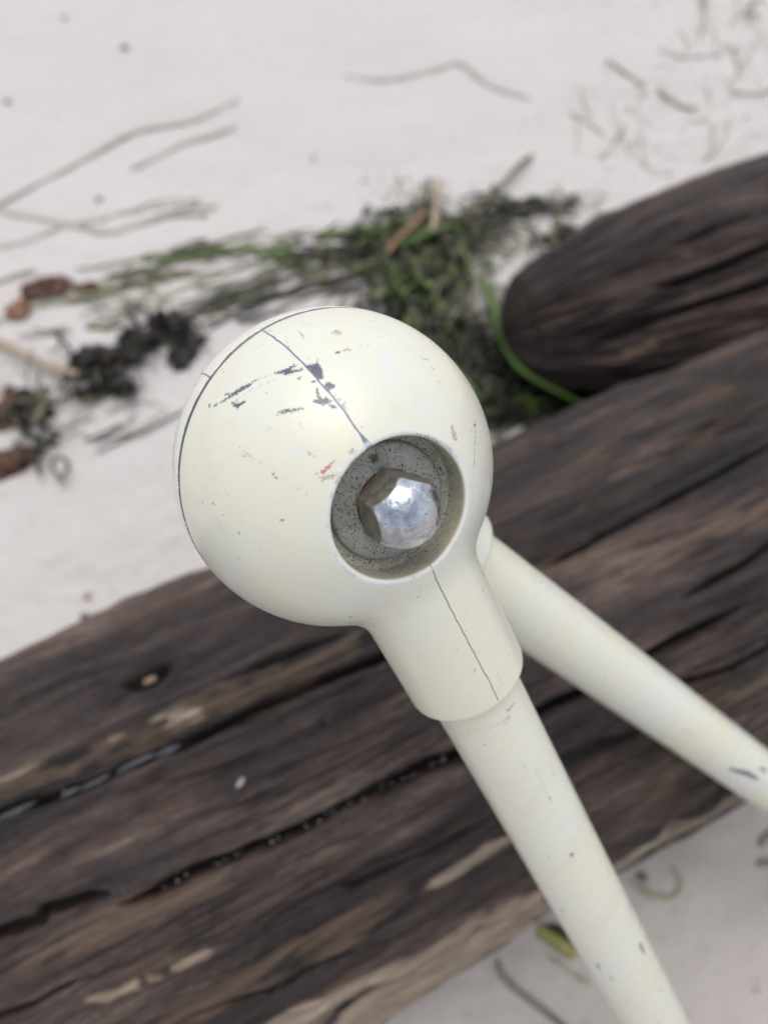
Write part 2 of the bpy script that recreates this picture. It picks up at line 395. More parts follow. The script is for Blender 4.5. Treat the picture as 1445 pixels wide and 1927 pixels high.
def build_log(lg, name, mat, us, vs, cracks, bare, ochre, pale, knots, seed, rfun, grain=1.0):
    U, W = np.meshgrid(us, vs, indexing='ij'); u, v = U.ravel(), W.ravel()
    q = np.stack([u, v], 1)
    wob = 0.0035 * fbm(u * 6 + seed, v * 9, seed, 2)                    # grain lines waver a little
    vv = v + wob
    lim = lg.R * math.pi
    # fade the noises where v wraps at the underside
    r = rfun(u, v) + 0.006 * fbm(u * 4 + seed, v * 8, 1.1 + seed, 2) + .0018 * fbm(u * 26 + seed, v * 30, 8.1, 2)
    g1 = perlin(u * 6 + seed, vv * 52, 2.3); g2 = fbm(u * 11, vv * 160 + seed, 3.3, 2)
    g3 = perlin(u * 28 + seed, vv * 400, 5.3)
    r = r + grain * (0.0032 * g1 + 0.0022 * g2 + 0.0008 * g3)
    rid = 1 - np.abs(perlin(u * 2.6 + seed, vv * 34, 7.7)) * 2.6          # natural checks along the grain
    msk = smooth(-.15, .3, perlin(u * 5, v * 14 + seed, 9.1))
    chk = smooth(.84, .985, rid) * msk
    rid2 = 1 - np.abs(perlin(u * 4.5 + seed * 2, vv * 78, 1.9)) * 2.4
    chk2 = smooth(.86, .98, rid2) * smooth(.0, .35, perlin(u * 9, v * 20 + seed, 3.3))
    r = r - grain * (0.0046 * chk + .0026 * chk2)
    crack = np.maximum(0.62 * chk, .5 * chk2)
    for pl, wd, dp in cracks:
        pts = lg.line(pl) if not isinstance(pl[0], np.ndarray) else pl
        jig = 0.0008 * perlin(u * 120, v * 120, 2.2)
        qq = q + np.stack([jig * 0, jig], 1)
        n = len(pts); wd, dp = wd * .88, dp * SZ; wl = [wd * (0.35 if k in (0, n - 1) else 1) for k in range(n)]
        d = poly_field(qq, pts, [x * 2.2 for x in wl])
        f = smooth(0, wd * 2.0, d)
        r = r - dp * f; crack = np.maximum(crack, f)
        # one lip of the crack stands a little proud
        e = poly_field(qq + V([0, .004]), pts, [x * 3 for x in wl]); r = r + 0.0012 * smooth(0, wd * 3, e) * (1 - f)
    fld = {}
    for nm, lst in (('bare', bare), ('ochre', ochre), ('pale', pale)):
        f = np.full(len(q), -1.0)
        for pl, wl in lst:
            pts = lg.line(pl) if not isinstance(pl[0], np.ndarray) else pl
            f = poly_field(q, pts, [x * (SZ if nm != 'bare' else .9) for x in wl], f)
        fld[nm] = np.clip(f, -.02, .02)
    r = r + 0.0010 * smooth(0, .003, fld['bare'])
    tone = .8 * perlin(u * 5 + 3 + seed, vv * 22, 4.4) + .6 * perlin(u * 12, vv * 70, 6.6) + .4 * perlin(u * 26, vv * 190, 3.6)
    for (kp, rad, dep) in knots:
        k = lg.hit(*kp) if not isinstance(kp, np.ndarray) else kp
        dd = np.hypot((u - k[0]) * .62, v - k[1])
        r = r - dep * smooth(rad, rad * .55, dd) + dep * .35 * np.exp(-((dd - rad * 1.35) / (rad * .5)) ** 2)
        crack = np.maximum(crack, .8 * smooth(rad * 1.05, rad * .6, dd))
        tone = tone - 1.2 * np.exp(-(dd / (rad * 1.6)) ** 2)
    P = lg.pt(u, v, r)
    o = mesh_obj(name, P, grid_faces(len(us), len(vs)), mat,
                 attrs=dict(lu=np.column_stack([u, v, np.zeros_like(u)]), tone=tone, crack=crack, **fld))
    return o
def graded(a, b, fa, fb, hf, hc):   # fine step between fa and fb, coarse outside
    return np.unique(np.concatenate([np.arange(a, fa, hc), np.arange(fa, fb, hf), np.arange(fb, b + hc * .5, hc)]))
ua = log1.hit(0, 1927)[0]; ub = log1.hit(1445, 700)[0]
us = graded(-0.95, 1.35, ua - .06, ub + .10, .0013, .01)
vs = np.concatenate([graded(-math.pi * R1, math.pi * R1 - .001, -.14, .23, .00085, .008), [math.pi * R1]])
def r1(u, v): return R1 * np.ones_like(u) + 0.004 * smooth(.18, .45, u) * np.cos(v / R1)
wood1 = wood_mat('dark_wet_driftwood')
L1o = build_log(log1, 'driftwood_log', wood1, us, vs, CRACKS1, BARE1, OCHRE1, PALE1, [(KNOT1, .0085, .009), (PIT1, .0030, .003)], 0.0, r1)
tag(L1o, 'long dark weathered driftwood log with cracks and pale lower edge, lying under the ball hinge', 'log')
print('LOG1 axis', log1.P, log1.D, 'half', math.degrees(half), 'u range', ua, ub)
for u_, sgn in ((us[0], -1), (us[-1], 1)):   # end caps
    pass

# log 2: lies on the sand behind log 1, its worn end to the left
A2 = on_z(985, 625, .063); B2 = on_z(1445, 500, .092)
R2 = 0.104
log2 = Log(A2, B2 - A2, R2)
print('LOG2', A2, B2, 'dist', [np.linalg.norm(np.cross((A2 + (B2 - A2) * k) - log1.P, log1.D)) for k in (0, .5, 1)])
def r2(u, v):
    t = np.clip((u + .02) / .32, 0, 1); t1 = np.clip((u + .02) / .035, 0, 1)
    k = 1 + (1 - t) * (.10 * perlin(v * 34, u * 9, 5.5) + .06 * perlin(v * 90, u * 22, 2.5))
    return np.maximum(k * R2 * (.50 * np.sqrt(1 - (1 - t1) ** 2) + .50 * (1 - (1 - t) ** 2)), .0006)
us2 = graded(-.02, 1.3, -.02, .42, .002, .015)
us2 = np.unique(np.concatenate([us2, -.02 + .02 * np.linspace(0, 1, 40) ** 2]))
vs2 = np.concatenate([graded(-math.pi * R2, math.pi * R2 - .001, -.18, .24, .0014, .01), [math.pi * R2]])
CR2 = [([(1600, 400), (1445, 462), (1380, 492), (1300, 524), (1250, 530)], .004, .016),
       ([(1600, 470), (1445, 540), (1340, 575), (1250, 620), (1180, 650), (1130, 665)], .004, .010),
       ([(1445, 390), (1340, 420), (1260, 455)], .002, .005), ([(1200, 560), (1100, 610), (1030, 650)], .0025, .006),
       ([(1290, 610), (1200, 655), (1110, 700), (1060, 720)], .003, .008), ([(1130, 480), (1060, 520), (1010, 560)], .0018, .004)]
wood2 = wood_mat('dark_driftwood_behind', 3.7)
L2o = build_log(log2, 'driftwood_log', wood2, us2, vs2, CR2, [([(1200, 690), (1250, 670)], [.003, .004])],
                [([(1190, 700), (1245, 675)], [.006, .008]), ([(1280, 455), (1310, 470)], [.006, .006])], [], [], 4.0, r2)
tag(L2o, 'dark driftwood log with a worn rounded end, behind the long log at the right edge', 'log')

# parts of the log: the pale heart of the knot, grey slivers wedged in the cracks
def on_log(lg, px, py, r=None):
    u, v = lg.hit(px, py); r = lg.R if r is None else r
    return lg.pt(V([u]), V([v]), V([r]))[0]
def simple_mat(name, col, rough=.6, bscale=300, var=.25, spec=.4):
    m = NT(name); p = m.obj(); n = m.noise(p, bscale, 4, .6); n2 = m.noise(p, bscale * .2, 3, .6)
    c = m.mix(m.map(n, .3, .7), tuple(x * (1 - var) for x in col), tuple(min(1, x * (1 + var)) for x in col))
    c = m.mix(m.map(n2, .5, .8, 0, .4), c, tuple(x * .5 for x in col))
    return m.set(color=c, rough=rough, spec=spec, normal=m.bump(n, .5, .001))
tan_wood = simple_mat('pale_knot_wood', (.25, .18, .11), .8)
grey_sliver = simple_mat('grey_wet_sliver', (.075, .08, .092), .5, 500)
def blob(name, c, axes, rad, mat, parent=None, seed=0, n=(14, 9), lump=.18):
    """small lumpy stone or splinter: axes = three unit vectors, rad = three half sizes"""
    th = np.linspace(0, 2 * math.pi, n[0], endpoint=False); ph = np.linspace(0.02, math.pi - .02, n[1])
    T, Pp = np.meshgrid(th, ph, indexing='ij'); t, p = T.ravel(), Pp.ravel()
    d = np.stack([np.cos(t) * np.sin(p), np.sin(t) * np.sin(p), np.cos(p)], 1)
    k = 1 + lump * perlin(d[:, 0] * 1.6 + seed * 3.1, d[:, 1] * 1.6 + seed, d[:, 2] * 1.6)
    loc = (d * k[:, None]) * V(rad)
    P = loc @ V(axes)
    f = []
    for i in range(n[0]):
        for j in range(n[1] - 1):
            a = i * n[1] + j; b = ((i + 1) % n[0]) * n[1] + j
            f.append((a, a + 1, b + 1, b))
    o = mesh_obj(name, P, f + [tuple(i * n[1] for i in range(n[0])), tuple((n[0] - 1 - i) * n[1] + n[1] - 1 for i in range(n[0]))], mat, parent)
    o.location = c
    return o
kn = on_log(log1, *KNOT1, R1 - .0060); axl = [log1.D, unit(np.cross(unit(kn - log1.P - ((kn - log1.P) @ log1.D) * log1.D), log1.D)), unit(kn - log1.P - ((kn - log1.P) @ log1.D) * log1.D)]
blob('knot', kn, axl, (.0040, .0022, .0016), tan_wood, L1o, 3)
for k, (x, y, l) in enumerate([(24, 1524, .0100), (128, 1488, .0050), (176, 1469, .0085), (252, 1433, .0105), (312, 1410, .0070)]):
    c = on_log(log1, x, y, R1 - .0034); nr = unit(c - log1.P - ((c - log1.P) @ log1.D) * log1.D)
    blob('sliver', c, [log1.D, unit(np.cross(nr, log1.D)), nr], (l, .0013, .0012), grey_sliver, L1o, k, lump=.5)

# wet sand grains lodged in cracks and dusted on the wood (too many and too small to count)
def grains(name, spots, mat, label, cat):
    base = []; a = (1 + 5 ** .5) / 2
    iv = [(-1, a, 0), (1, a, 0), (-1, -a, 0), (1, -a, 0), (0, -1, a), (0, 1, a), (0, -1, -a), (0, 1, -a), (a, 0, -1), (a, 0, 1), (-a, 0, -1), (-a, 0, 1)]
    fi = [(0, 11, 5), (0, 5, 1), (0, 1, 7), (0, 7, 10), (0, 10, 11), (1, 5, 9), (5, 11, 4), (11, 10, 2), (10, 7, 6), (7, 1, 8), (3, 9, 4), (3, 4, 2), (3, 2, 6), (3, 6, 8), (3, 8, 9), (4, 9, 5), (2, 4, 11), (6, 2, 10), (8, 6, 7), (9, 8, 1)]
    iv = V(iv, dtype=float) / math.hypot(1, a)
    P, F = [], []
    for c, r in spots:
        k = len(P) * 12
        P.append(iv * r * V([random.uniform(.8, 1.2) for _ in range(3)]) + c)
        F += [(x + k, y + k, z + k) for x, y, z in fi]
    o = mesh_obj(name, np.concatenate(P), V(F), mat)
    tag(o, label, cat, kind='stuff'); return o
m = NT('wet_grain'); grain_m = m.set(color=(.10, .10, .11), rough=.2, spec=.7, coat=.4)
sp = []
B = CRACKS1[2][0]
for k in range(34):
    i = random.randrange(1, 8); t = random.random()
    x = B[i][0] * (1 - t) + B[i + 1][0] * t; y = B[i][1] * (1 - t) + B[i + 1][1] * t
    sp.append((on_log(log1, x + random.gauss(0, 3), y + random.gauss(2, 3), R1 - random.uniform(.001, .004)), random.choice([.0006, .0008, .0011, .0014])))
for k in range(150):
    x = random.uniform(-20, 1460); y = random.uniform(1180, 1900) - (x - 400) * .42
    sp.append((on_log(log1, x, y, R1 + .0012), random.choice([.00025, .0003, .0004, .0005])))
for (x, y) in [(57, 1565), (122, 1488), (142, 1462), (233, 1672), (128, 1824), (490, 1620), (540, 1635), (618, 1355), (390, 1655), (345, 1480), (1260, 1030), (1350, 1105)]:
    sp.append((on_log(log1, x, y, R1 + .0012), .0007))
grains('wet_sand_grains', sp, grain_m, 'wet sand grains glinting in the cracks of the long log', 'grains')
c = on_log(log1, 453, 1473, R1 + .0012); nr = unit(c - log1.P - ((c - log1.P) @ log1.D) * log1.D)
t1 = unit(log1.D + .6 * np.cross(nr, log1.D))
shell_m = simple_mat('shell_chip', (.30, .31, .34), .35, 800, .2)
tag(blob('shell_chip', c, [t1, unit(np.cross(nr, t1)), nr], (.0030, .0015, .0010), shell_m, None, 5), 'tiny pale shell chip on the long log, below left of the ball', 'shell')

# ================================================================== BALL HINGE
C0 = CAM + c2w(V([-.0141, .0126, .2128]))
N = unit(c2w(V([0.44428345, -0.2849905, -0.84934836])))
D1 = c2w(V([0.41546677, -0.77440157, 0.47716829])); D1 = unit(D1 - (D1 @ N) * N)
D2 = c2w(V([0.6909994, -0.49439747, 0.52734331])); D2 = unit(D2 - (D2 @ N) * N)
RB, O1, O2, RT, RS, LS1, LS2 = .045, .0198, -.0181, .0145, .0188, .0745, .067
M1, M2 = np.cross(N, D1), np.cross(N, D2)
SEAM, RBORE, HFL = .0033, .0181, .0325
BO = c2w(V([.0003, -.0006, 0])); BO = BO - (BO @ N) * N      # the socket sits a touch off the middle
def sleeve(p, o, d, L):
    q = p - N * o; s = q @ d; rad = np.linalg.norm(q - s[:, None] * d, axis=1) - RS
    return smax(rad, s - L, .0015)
def shell_f(p):
    b = smin(np.linalg.norm(p, axis=1) - RB, smax(sleeve(p, O1, D1, LS1), -(p @ D1) - .0, .001), .0045)
    h = p @ N
    b = smax(b, SEAM + .00042 - h, .0006)
    rad = np.linalg.norm(p - h[:, None] * N - BO, axis=1)
    return smax(b, -np.maximum(rad - RBORE, HFL - h), .0016)
def shell_r(p):
    b = smin(np.linalg.norm(p, axis=1) - RB, smax(sleeve(p, O2, D2, LS2), -(p @ D2), .001), .0045)
    return smax(b, (p @ N) - (SEAM - .00042), .0006)
def march(fn, px, py):
    d = pray(px, py); t = .12
    for _ in range(120):
        q = (CAM + d * t - C0)[None]; f = fn(q)[0]; t += f * .8
        if f < 1e-5: break
    return CAM + d * t - C0
hinge = bpy.data.objects.new('ball_hinge', None); COL.objects.link(hinge); hinge.location = C0
hinge.empty_display_size = .05
tag(hinge, 'cream painted metal ball hinge with capped bolt in its socket, joining two tubular legs', 'hinge')

# chips and scuffs, as distance fields on the surface: kind -> list of (pixel polyline, half widths)
def Z1(a): return [(300 + x * .2768, 560 + y * .2768) for x, y in a]      # coordinates read in an enlarged crop
def Z2(a): return [(600 + x * .2768, 560 + y * .2768) for x, y in a]
def Z3(a): return [(640 + x * .2768, 960 + y * .2768) for x, y in a]
mm = .001
def ZR(a): return [(580 + x * .2491, 780 + y * .2491) for x, y in a]
MARKS = {
 'chip': [(Z1([(420, 715), (520, 645), (620, 590)]), [.3, .75, .5]), (Z1([(640, 570), (740, 530)]), [.25, .2]),
          (Z1([(790, 515), (860, 500), (925, 455)]), [.3, .8, .3]), (Z1([(870, 510), (970, 490)]), [.7, .35]),
          (Z1([(1000, 465), (1060, 480), (1095, 540)]), [.5, 1.5, .8]), (Z1([(1075, 450), (1080, 410)]), [.2, .12]), (Z1([(1050, 575), (1052, 577)]), [.4, .4]),
          (Z1([(1155, 600), (1162, 600)]), [1.0, 1.0]), (Z1([(1065, 620), (1095, 700)]), [.2, .5]),
          (Z1([(1060, 710), (1130, 705)]), [.5, 1.1]), (Z1([(1180, 740), (1186, 742)]), [.6, .6]),
          (Z1([(800, 790), (860, 775), (980, 755)]), [.25, .5, .25]), (Z1([(338, 737), (342, 737)]), [.5, .5]), (Z1([(380, 735), (384, 733)]), [.5, .5]),
          (Z1([(495, 715), (530, 735), (590, 698)]), [.3, .8, .15]), (Z1([(440, 665), (470, 655)]), [.2, .2]),
          (Z2([(1060, 835), (1062, 960), (1055, 1070), (1052, 1160)]), [.25, .12, .16, .05]), (Z2([(1060, 850), (1030, 930)]), [.16, .04]),
          (Z2([(90, 385), (140, 370)]), [.1, .18]), (Z2([(690, 408), (740, 424)]), [.1, .16]), (Z2([(770, 480), (790, 492)]), [.1, .14]),
          (Z2([(815, 574), (818, 575)]), [.18, .18]), (Z2([(520, 755), (521, 755)]), [.12, .12]),
          (Z1([(740, 1160), (790, 1228)]), [.05, .2]), (Z1([(860, 265), (880, 340)]), [.04, .12]), (Z1([(945, 220), (985, 275)]), [.04, .1]),
          (Z1([(950, 850), (967, 890)]), [.05, .1]), (Z1([(285, 1370), (295, 1395)]), [.2, .1]), (Z1([(345, 1410), (347, 1411)]), [.18, .18]),
          (Z3([(535, 540), (540, 560)]), [.12, .12]), (Z3([(527, 596), (535, 578)]), [.1, .14]), (Z3([(228, 735), (230, 735)]), [.22, .22]), (Z3([(400, 692), (403, 692)]), [.14, .14]),
          (Z3([(968, 545), (969, 548)]), [.18, .18]), (Z3([(470, 1175), (473, 1176)]), [.14, .14]), (Z3([(665, 1273), (678, 1273)]), [.12, .12]),
          (ZR([(1000, 205), (1070, 255), (1130, 320)]), [.12, .35, .15]), (ZR([(820, 148), (900, 165), (990, 205)]), [.1, .25, .15]), (ZR([(205, 530), (240, 470), (290, 425)]), [.1, .35, .2]), (ZR([(310, 385), (360, 330), (400, 300)]), [.1, .18, .1]),
          (ZR([(170, 640), (185, 590)]), [.15, .1]), (ZR([(145, 850), (150, 870)]), [.25, .15]), (ZR([(195, 1040), (215, 1065)]), [.12, .2]), (ZR([(250, 1140), (300, 1190), (350, 1225)]), [.06, .16, .06]), (ZR([(780, 1232), (800, 1228)]), [.15, .1]), (ZR([(1080, 1010), (1110, 960)]), [.08, .12]), (ZR([(690, 140), (720, 135)]), [.1, .12]),
          (Z3([(1103, 1350), (1106, 1352)]), [.3, .3]), (Z3([(955, 1414), (965, 1416)]), [.3, .3])],
 'haze': [(Z2([(405, 360), (450, 430), (500, 510)]), [.5, 1.5, 1.6]), (Z1([(630, 770), (635, 820), (690, 900), (745, 975)]), [.8, 1.0, .7, .2]),
          (Z1([(900, 1060), (990, 1060)]), [1.1, 1.2]), (Z1([(500, 770), (505, 790)]), [.7, .5]), (Z1([(540, 1230), (570, 1280)]), [1.4, 1.0]),
          (Z2([(720, 745), (780, 700)]), [1.2, .8]), (Z2([(640, 670), (665, 672)]), [1.0, 1.0]), (Z2([(620, 350), (650, 365)]), [.6, .6]), (Z2([(700, 600), (710, 620)]), [.7, .6]),
          (Z1([(1130, 235), (1170, 235)]), [.5, .5]), (Z1([(420, 1700 - 560), (440, 1150)]), [.8, .8]), (Z1([(480, 1860), (540, 1850)]), [1.2, 1.0]),
          (Z3([(760, 940), (790, 955)]), [.6, .5]), (Z3([(500, 740), (700, 800)]), [.8, .4])],
 'grime': [(Z1([(1205, 235), (1208, 237)]), [1.2, 1.2]), (Z1([(1315, 1048), (1325, 1050)]), [1.0, .9]), (Z2([(905, 880), (925, 950)]), [.7, 1.0]),
           (Z1([(300, 505), (345, 515)]), [.5, .5]), (Z1([(1190, 665), (1270, 760)]), [.4, .4]), (Z1([(700, 225), (760, 228)]), [.5, .3]),
           (Z2([(115, 375), (210, 352)]), [.3, .55]), (Z2([(270, 325), (350, 322)]), [.25, .15]), (Z1([(1010, 1060), (1070, 1090)]), [.3, .3]),
           (Z1([(1120, 1230), (1240, 1195)]), [.7, .5]), (Z1([(1070, 1195), (1110, 1240)]), [.3, .3]), (Z1([(540, 1020), (640, 1090)]), [.25, .15]), (Z1([(520, 1060), (700, 1120)]), [.12, .12]),
           (Z1([(820, 1210), (1005, 1350)]), [.12, .14]), (Z1([(450, 1320), (458, 1338)]), [.22, .22]), (Z1([(750, 1160), (860, 1240)]), [.12, .1]),
           (Z3([(910, 1088), (916, 1090)]), [.5, .5]), (Z3([(795, 960), (800, 962)]), [.35, .3]), (Z3([(1075, 1120), (1100, 1190)]), [.3, .2]),
           (Z1([(520, 700), (640, 620), (780, 560)]), [.12, .15, .12]), (Z1([(720, 640), (730, 660)]), [.12, .12]), (Z3([(860, 1445), (900, 1450)]), [.3, .3])],
 'red': [(Z1([(1108, 1190), (1150, 1150), (1188, 1108)]), [.55, .5, .15]), (Z1([(735, 905), (755, 880)]), [.22, .1]), (Z2([(742, 640), (745, 645)]), [.2, .2])],
}
def mark_fields(P, fn):
    out = {}
    for nm, lst in MARKS.items():
        f = np.full(len(P), -.01)
        for pl, wl in lst:
            pts = [march(fn, *a) for a in pl]
            sel = np.linalg.norm(P - pts[0], axis=1) < np.linalg.norm(pts[0] - pts[-1]) + .02
            f[sel] = poly_field(P[sel], pts, [x * mm for x in wl], f[sel])
        out[nm] = np.clip(f, -.003, .003)
    return out

def paint_mat(name, split=None, bore=False, tube=False):
    m = NT(name); p = m.obj()
    n1 = m.noise(p, 1400, 4, .75); n2 = m.noise(p, 420, 4, .65); big = m.noise(p, 22, 3, .5); n3 = m.noise(p, 90, 4, .6)
    c = m.mix(m.map(big, .35, .65), (0.765, 0.735, 0.595), (0.740, 0.750, 0.680))
    if split is not None and not bore: c = m.mix(.55, c, (0.76, 0.775, 0.715))
    c = m.mix(m.map(n3, .56, .78, 0, .22), c, (0.70, 0.68, 0.56))
    spk = m.noise(p, 260, 2, .5)
    c = m.mix(m.map(spk, .745, .765, 0, .75), c, (0.25, 0.21, 0.17))
    vo = m.n('TexVoronoi', {'Vector': p, 'Scale': 330.0}); vc = m.n('SeparateColor', {0: vo.outputs['Color']})
    dot = m.math('MULTIPLY', m.math('LESS_THAN', vo.outputs['Distance'], .075), m.math('GREATER_THAN', vc.outputs[0], .86))
    c = m.mix(m.math('MULTIPLY', dot, .7), c, (0.16, 0.14, 0.13))
    smg = m.noise(m.vmath('ADD', p, (3.1, 1.7, .4)), 48, 5, .62, .4)
    c = m.mix(m.map(smg, .57, .78, 0, .22), c, (0.52, 0.45, 0.32))
    scr = m.noise(m.scale(m.vmath('ADD', p, (1.2, .3, .8)), (60, 900, 900)), 1.0, 3, .7)
    c = m.mix(m.math('MULTIPLY', m.map(scr, .70, .75, 0, .18), m.map(smg, .45, .55)), c, (0.50, 0.47, 0.42))
    jit = m.math('ADD', m.math('MULTIPLY', m.math('SUBTRACT', n1, .5), .0012), m.math('MULTIPLY', m.math('SUBTRACT', n2, .5), .0022))
    jitf = m.math('MULTIPLY', m.math('SUBTRACT', n1, .5), .0007)
    hz = m.math('ADD', m.attr('haze'), jit)
    c = m.mix(m.map(hz, -.0002, .0010, 0, .55), c, (0.68, 0.735, 0.76))
    gm = m.math('ADD', m.attr('grime'), m.math('MULTIPLY', m.math('SUBTRACT', n1, .5), .0040))
    c = m.mix(m.map(gm, .0000, .0003, 0, .75), c, m.mix(n2, (0.36, 0.26, 0.15), (0.42, 0.40, 0.37)))
    rd = m.math('ADD', m.attr('red'), m.math('MULTIPLY', m.math('SUBTRACT', n1, .5), .0030))
    c = m.mix(m.map(rd, 0, .0003, 0, .85), c, (0.42, 0.09, 0.07))
    n0 = m.noise(p, 3600, 2, .7)
    ch = m.math('ADD', m.attr('chip'), m.math('ADD', m.math('MULTIPLY', m.math('SUBTRACT', n1, .5), .0026), m.math('MULTIPLY', m.math('SUBTRACT', n0, .5), .0016)))
    chm = m.map(ch, .0000, .00022)
    c = m.mix(chm, c, m.mix(m.map(n0, .3, .7), (0.035, 0.04, 0.065), (0.17, 0.18, 0.24)))
    rough = m.map(n3, .3, .7, .22, .38)
    h = m.math('MULTIPLY', chm, -1.0)
    if split is not None:
        dd = m.vmath('DOT_PRODUCT', p, tuple(split), out=1)
        wob = m.math('MULTIPLY', m.math('SUBTRACT', m.noise(p, 240, 2, .5), .5), .0009)
        a = m.math('ABSOLUTE', m.math('ADD', dd, m.math('ADD', wob, m.math('MULTIPLY', m.math('SUBTRACT', n1, .5), .0002))))
        up = m.vmath('DOT_PRODUCT', p, tuple(D1 if bore else D2), out=1)
        wd = m.map(up, -.02, .02, .00017, .00014)
        if bore:
            wd = m.math('ADD', wd, m.math('MULTIPLY', m.map(up, -.0215, -.0187, 0, .0006), m.map(up, -.010, -.009, 1, 0)))
            wd = m.math('MULTIPLY', wd, m.map(up, -.010, .020, 1, .75))
        halo = m.map(m.math('SUBTRACT', a, wd), .0000, .0005, 1, 0)
        c = m.mix(m.math('MULTIPLY', m.math('MULTIPLY', halo, m.math('SUBTRACT', 1.0, chm)), m.map(up, .0, .02, .6, 0)), c, (0.72, 0.77, 0.80))
        gate = m.math('GREATER_THAN', m.map(up, .0722, .0730, 1, 0), .5)
        ln = m.math('MULTIPLY', m.map(m.math('SUBTRACT', a, wd), 0, .00012, 1, 0), gate)
        c = m.mix(m.math('MULTIPLY', ln, .92), c, m.mix(n1, (0.07, 0.078, 0.12), (0.24, 0.26, 0.34)))
        h = m.math('SUBTRACT', h, ln)
    if bore:
        hh = m.vmath('DOT_PRODUCT', p, tuple(N), out=1)
        rv = m.vmath('SUBTRACT', p, m.n('VectorMath', {0: tuple(N), 3: hh}, operation='SCALE').outputs[0])
        rad = m.vmath('LENGTH', m.vmath('SUBTRACT', rv, tuple(BO)), out=1)
        inb = m.math('MULTIPLY', m.map(rad, .01845, .01810, 0, 1), m.map(hh, .030, .031, 0, 1))
        deep = m.map(m.math('ADD', hh, m.math('MULTIPLY', m.math('SUBTRACT', n3, .5), .006)), .0400, .0350, .0, 1)
        dirt = m.mix(m.map(n2, .35, .65), (0.33, 0.32, 0.265), (0.48, 0.465, 0.385))
        dirt = m.mix(m.map(m.noise(p, 1700, 2, .6), .58, .63, 0, .85), dirt, (0.03, 0.03, 0.028))
        cr = m.mix(m.map(n3, .4, .65), (0.52, 0.47, 0.33), (0.34, 0.325, 0.25))
        c = m.mix(inb, c, m.mix(deep, cr, dirt))
        rough = m.math('ADD', rough, m.math('MULTIPLY', inb, .4))
        # worn pale lip with bare metal nicks around the socket
        lip = m.math('MULTIPLY', m.map(m.math('ABSOLUTE', m.math('SUBTRACT', rad, .0193)), .0003, .0009, 1, 0), m.map(hh, .038, .0385, 0, 1))
        c = m.mix(m.math('MULTIPLY', lip, .7), c, (0.74, 0.76, 0.74))
    # shade of the seam gap painted as a dark band on the shell edges
    if bore or split is not None:
        hs_ = m.vmath('DOT_PRODUCT', p, tuple(N), out=1)
        e = m.map(m.math('ADD', m.math('ABSOLUTE', m.math('SUBTRACT', hs_, SEAM)), m.math('MULTIPLY', m.math('SUBTRACT', n3, .5), -.0007)), .00088, .00105, .93, 0)
        c = m.mix(e, c, (0.075, 0.082, 0.11))
    b = m.bump(h, .5, .0003); b = m.bump(n3, .10, .0012, b); b = m.bump(n1, .05, .0003, b)
    return m.set(color=c, rough=rough, spec=.5, normal=b, coat=.25, coat_rough=.12)

def frame_of(d):  # box aligned with the sleeve keeps the grid small
    return np.stack([d, N, np.cross(d, N)])
Pf, Ff = surface_nets(shell_f, (-.0465, -.001, -.0465), (.078, .0465, .0465), .00055, frame_of(D1))
front_m = paint_mat('cream_paint_front', M1, True)
mesh_obj('front_shell', Pf, Ff, front_m, hinge, attrs=mark_fields(Pf, shell_f))
Pr, Fr = surface_nets(shell_r, (-.0465, -.0465, -.0465), (.071, .006, .0465), .0008, frame_of(D2))
rear_m = paint_mat('cream_paint_rear', M2, False)
zf = {k: np.full(len(Pr), -.003) for k in MARKS}
pg = march(shell_r, 380, 702); zf['grime'] = np.clip(poly_field(Pr, [pg, pg + D1 * .001], [.0006, .0006]), -.003, .003)
mesh_obj('rear_shell', Pr, Fr, rear_m, hinge, attrs=zf)

def lathe(name, prof, axis, n, mat, parent, seg=96, org=V([0, 0, 0.]), close=False):
    a = unit(np.cross(axis, [0.3, .2, .9])); b = np.cross(axis, a)
    th = np.linspace(0, 2 * math.pi, seg, endpoint=False)
    P = [axis * h + r * (math.cos(t) * a + math.sin(t) * b) for h, r in prof for t in th]
    F = []
    k = len(prof)
    for i in range(k if close else k - 1):
        for j in range(seg):
            i2 = (i + 1) % k
            F.append((i * seg + j, i * seg + (j + 1) % seg, i2 * seg + (j + 1) % seg, i2 * seg + j))
    return mesh_obj(name, V(P) + org, F, mat, parent)
seam_disc_m = simple_mat('dark_seam_disc', (.035, .037, .045), .7)
lathe('gasket', [(SEAM - .0006, .01), (SEAM - .0006, .0441), (SEAM, .0443), (SEAM + .0006, .0441), (SEAM + .0006, .01)], N, 0, seam_disc_m, hinge, 160, close=True)  # added dark disc standing in for the shade inside the seam gap

# washer: pitted zinc
m = NT('pitted_zinc'); p = m.obj()
n1 = m.noise(p, 1300, 3, .7); n2 = m.noise(p, 260, 4, .6); n3 = m.noise(p, 70, 3, .6)
c = m.mix(m.map(n2, .35, .65), (0.34, 0.345, 0.315), (0.50, 0.50, 0.465))
c = m.mix(m.map(n3, .4, .7, 0, .6), c, (0.24, 0.235, 0.185))
c = m.mix(m.map(m.noise(p, 1700, 2, .6), .585, .635, 0, .85), c, (0.04, 0.04, 0.035))
c = m.mix(m.map(m.math('ADD', m.attr('rustspot'), m.math('MULTIPLY', m.math('SUBTRACT', n1, .5), .004)), 0, .0004, 0, .85), c, (0.055, 0.045, 0.025))
pitted = m.set(color=c, rough=m.map(n2, .3, .7, .45, .7), metal=.35, spec=.5, normal=m.bump(n1, .35, .0004, m.bump(n2, .3, .0008)))
HW = .0340
prof = [(HFL - .002, .0), (HFL - .002, .0152), (HW - .0010, .0156), (HW - .0005, .01545), (HW - .0001, .0150), (HW, .0144)] + [(HW, r) for r in np.linspace(.0138, .002, 40)]
wz = lathe('washer', prof, N, 0, pitted, hinge, 160, org=BO)
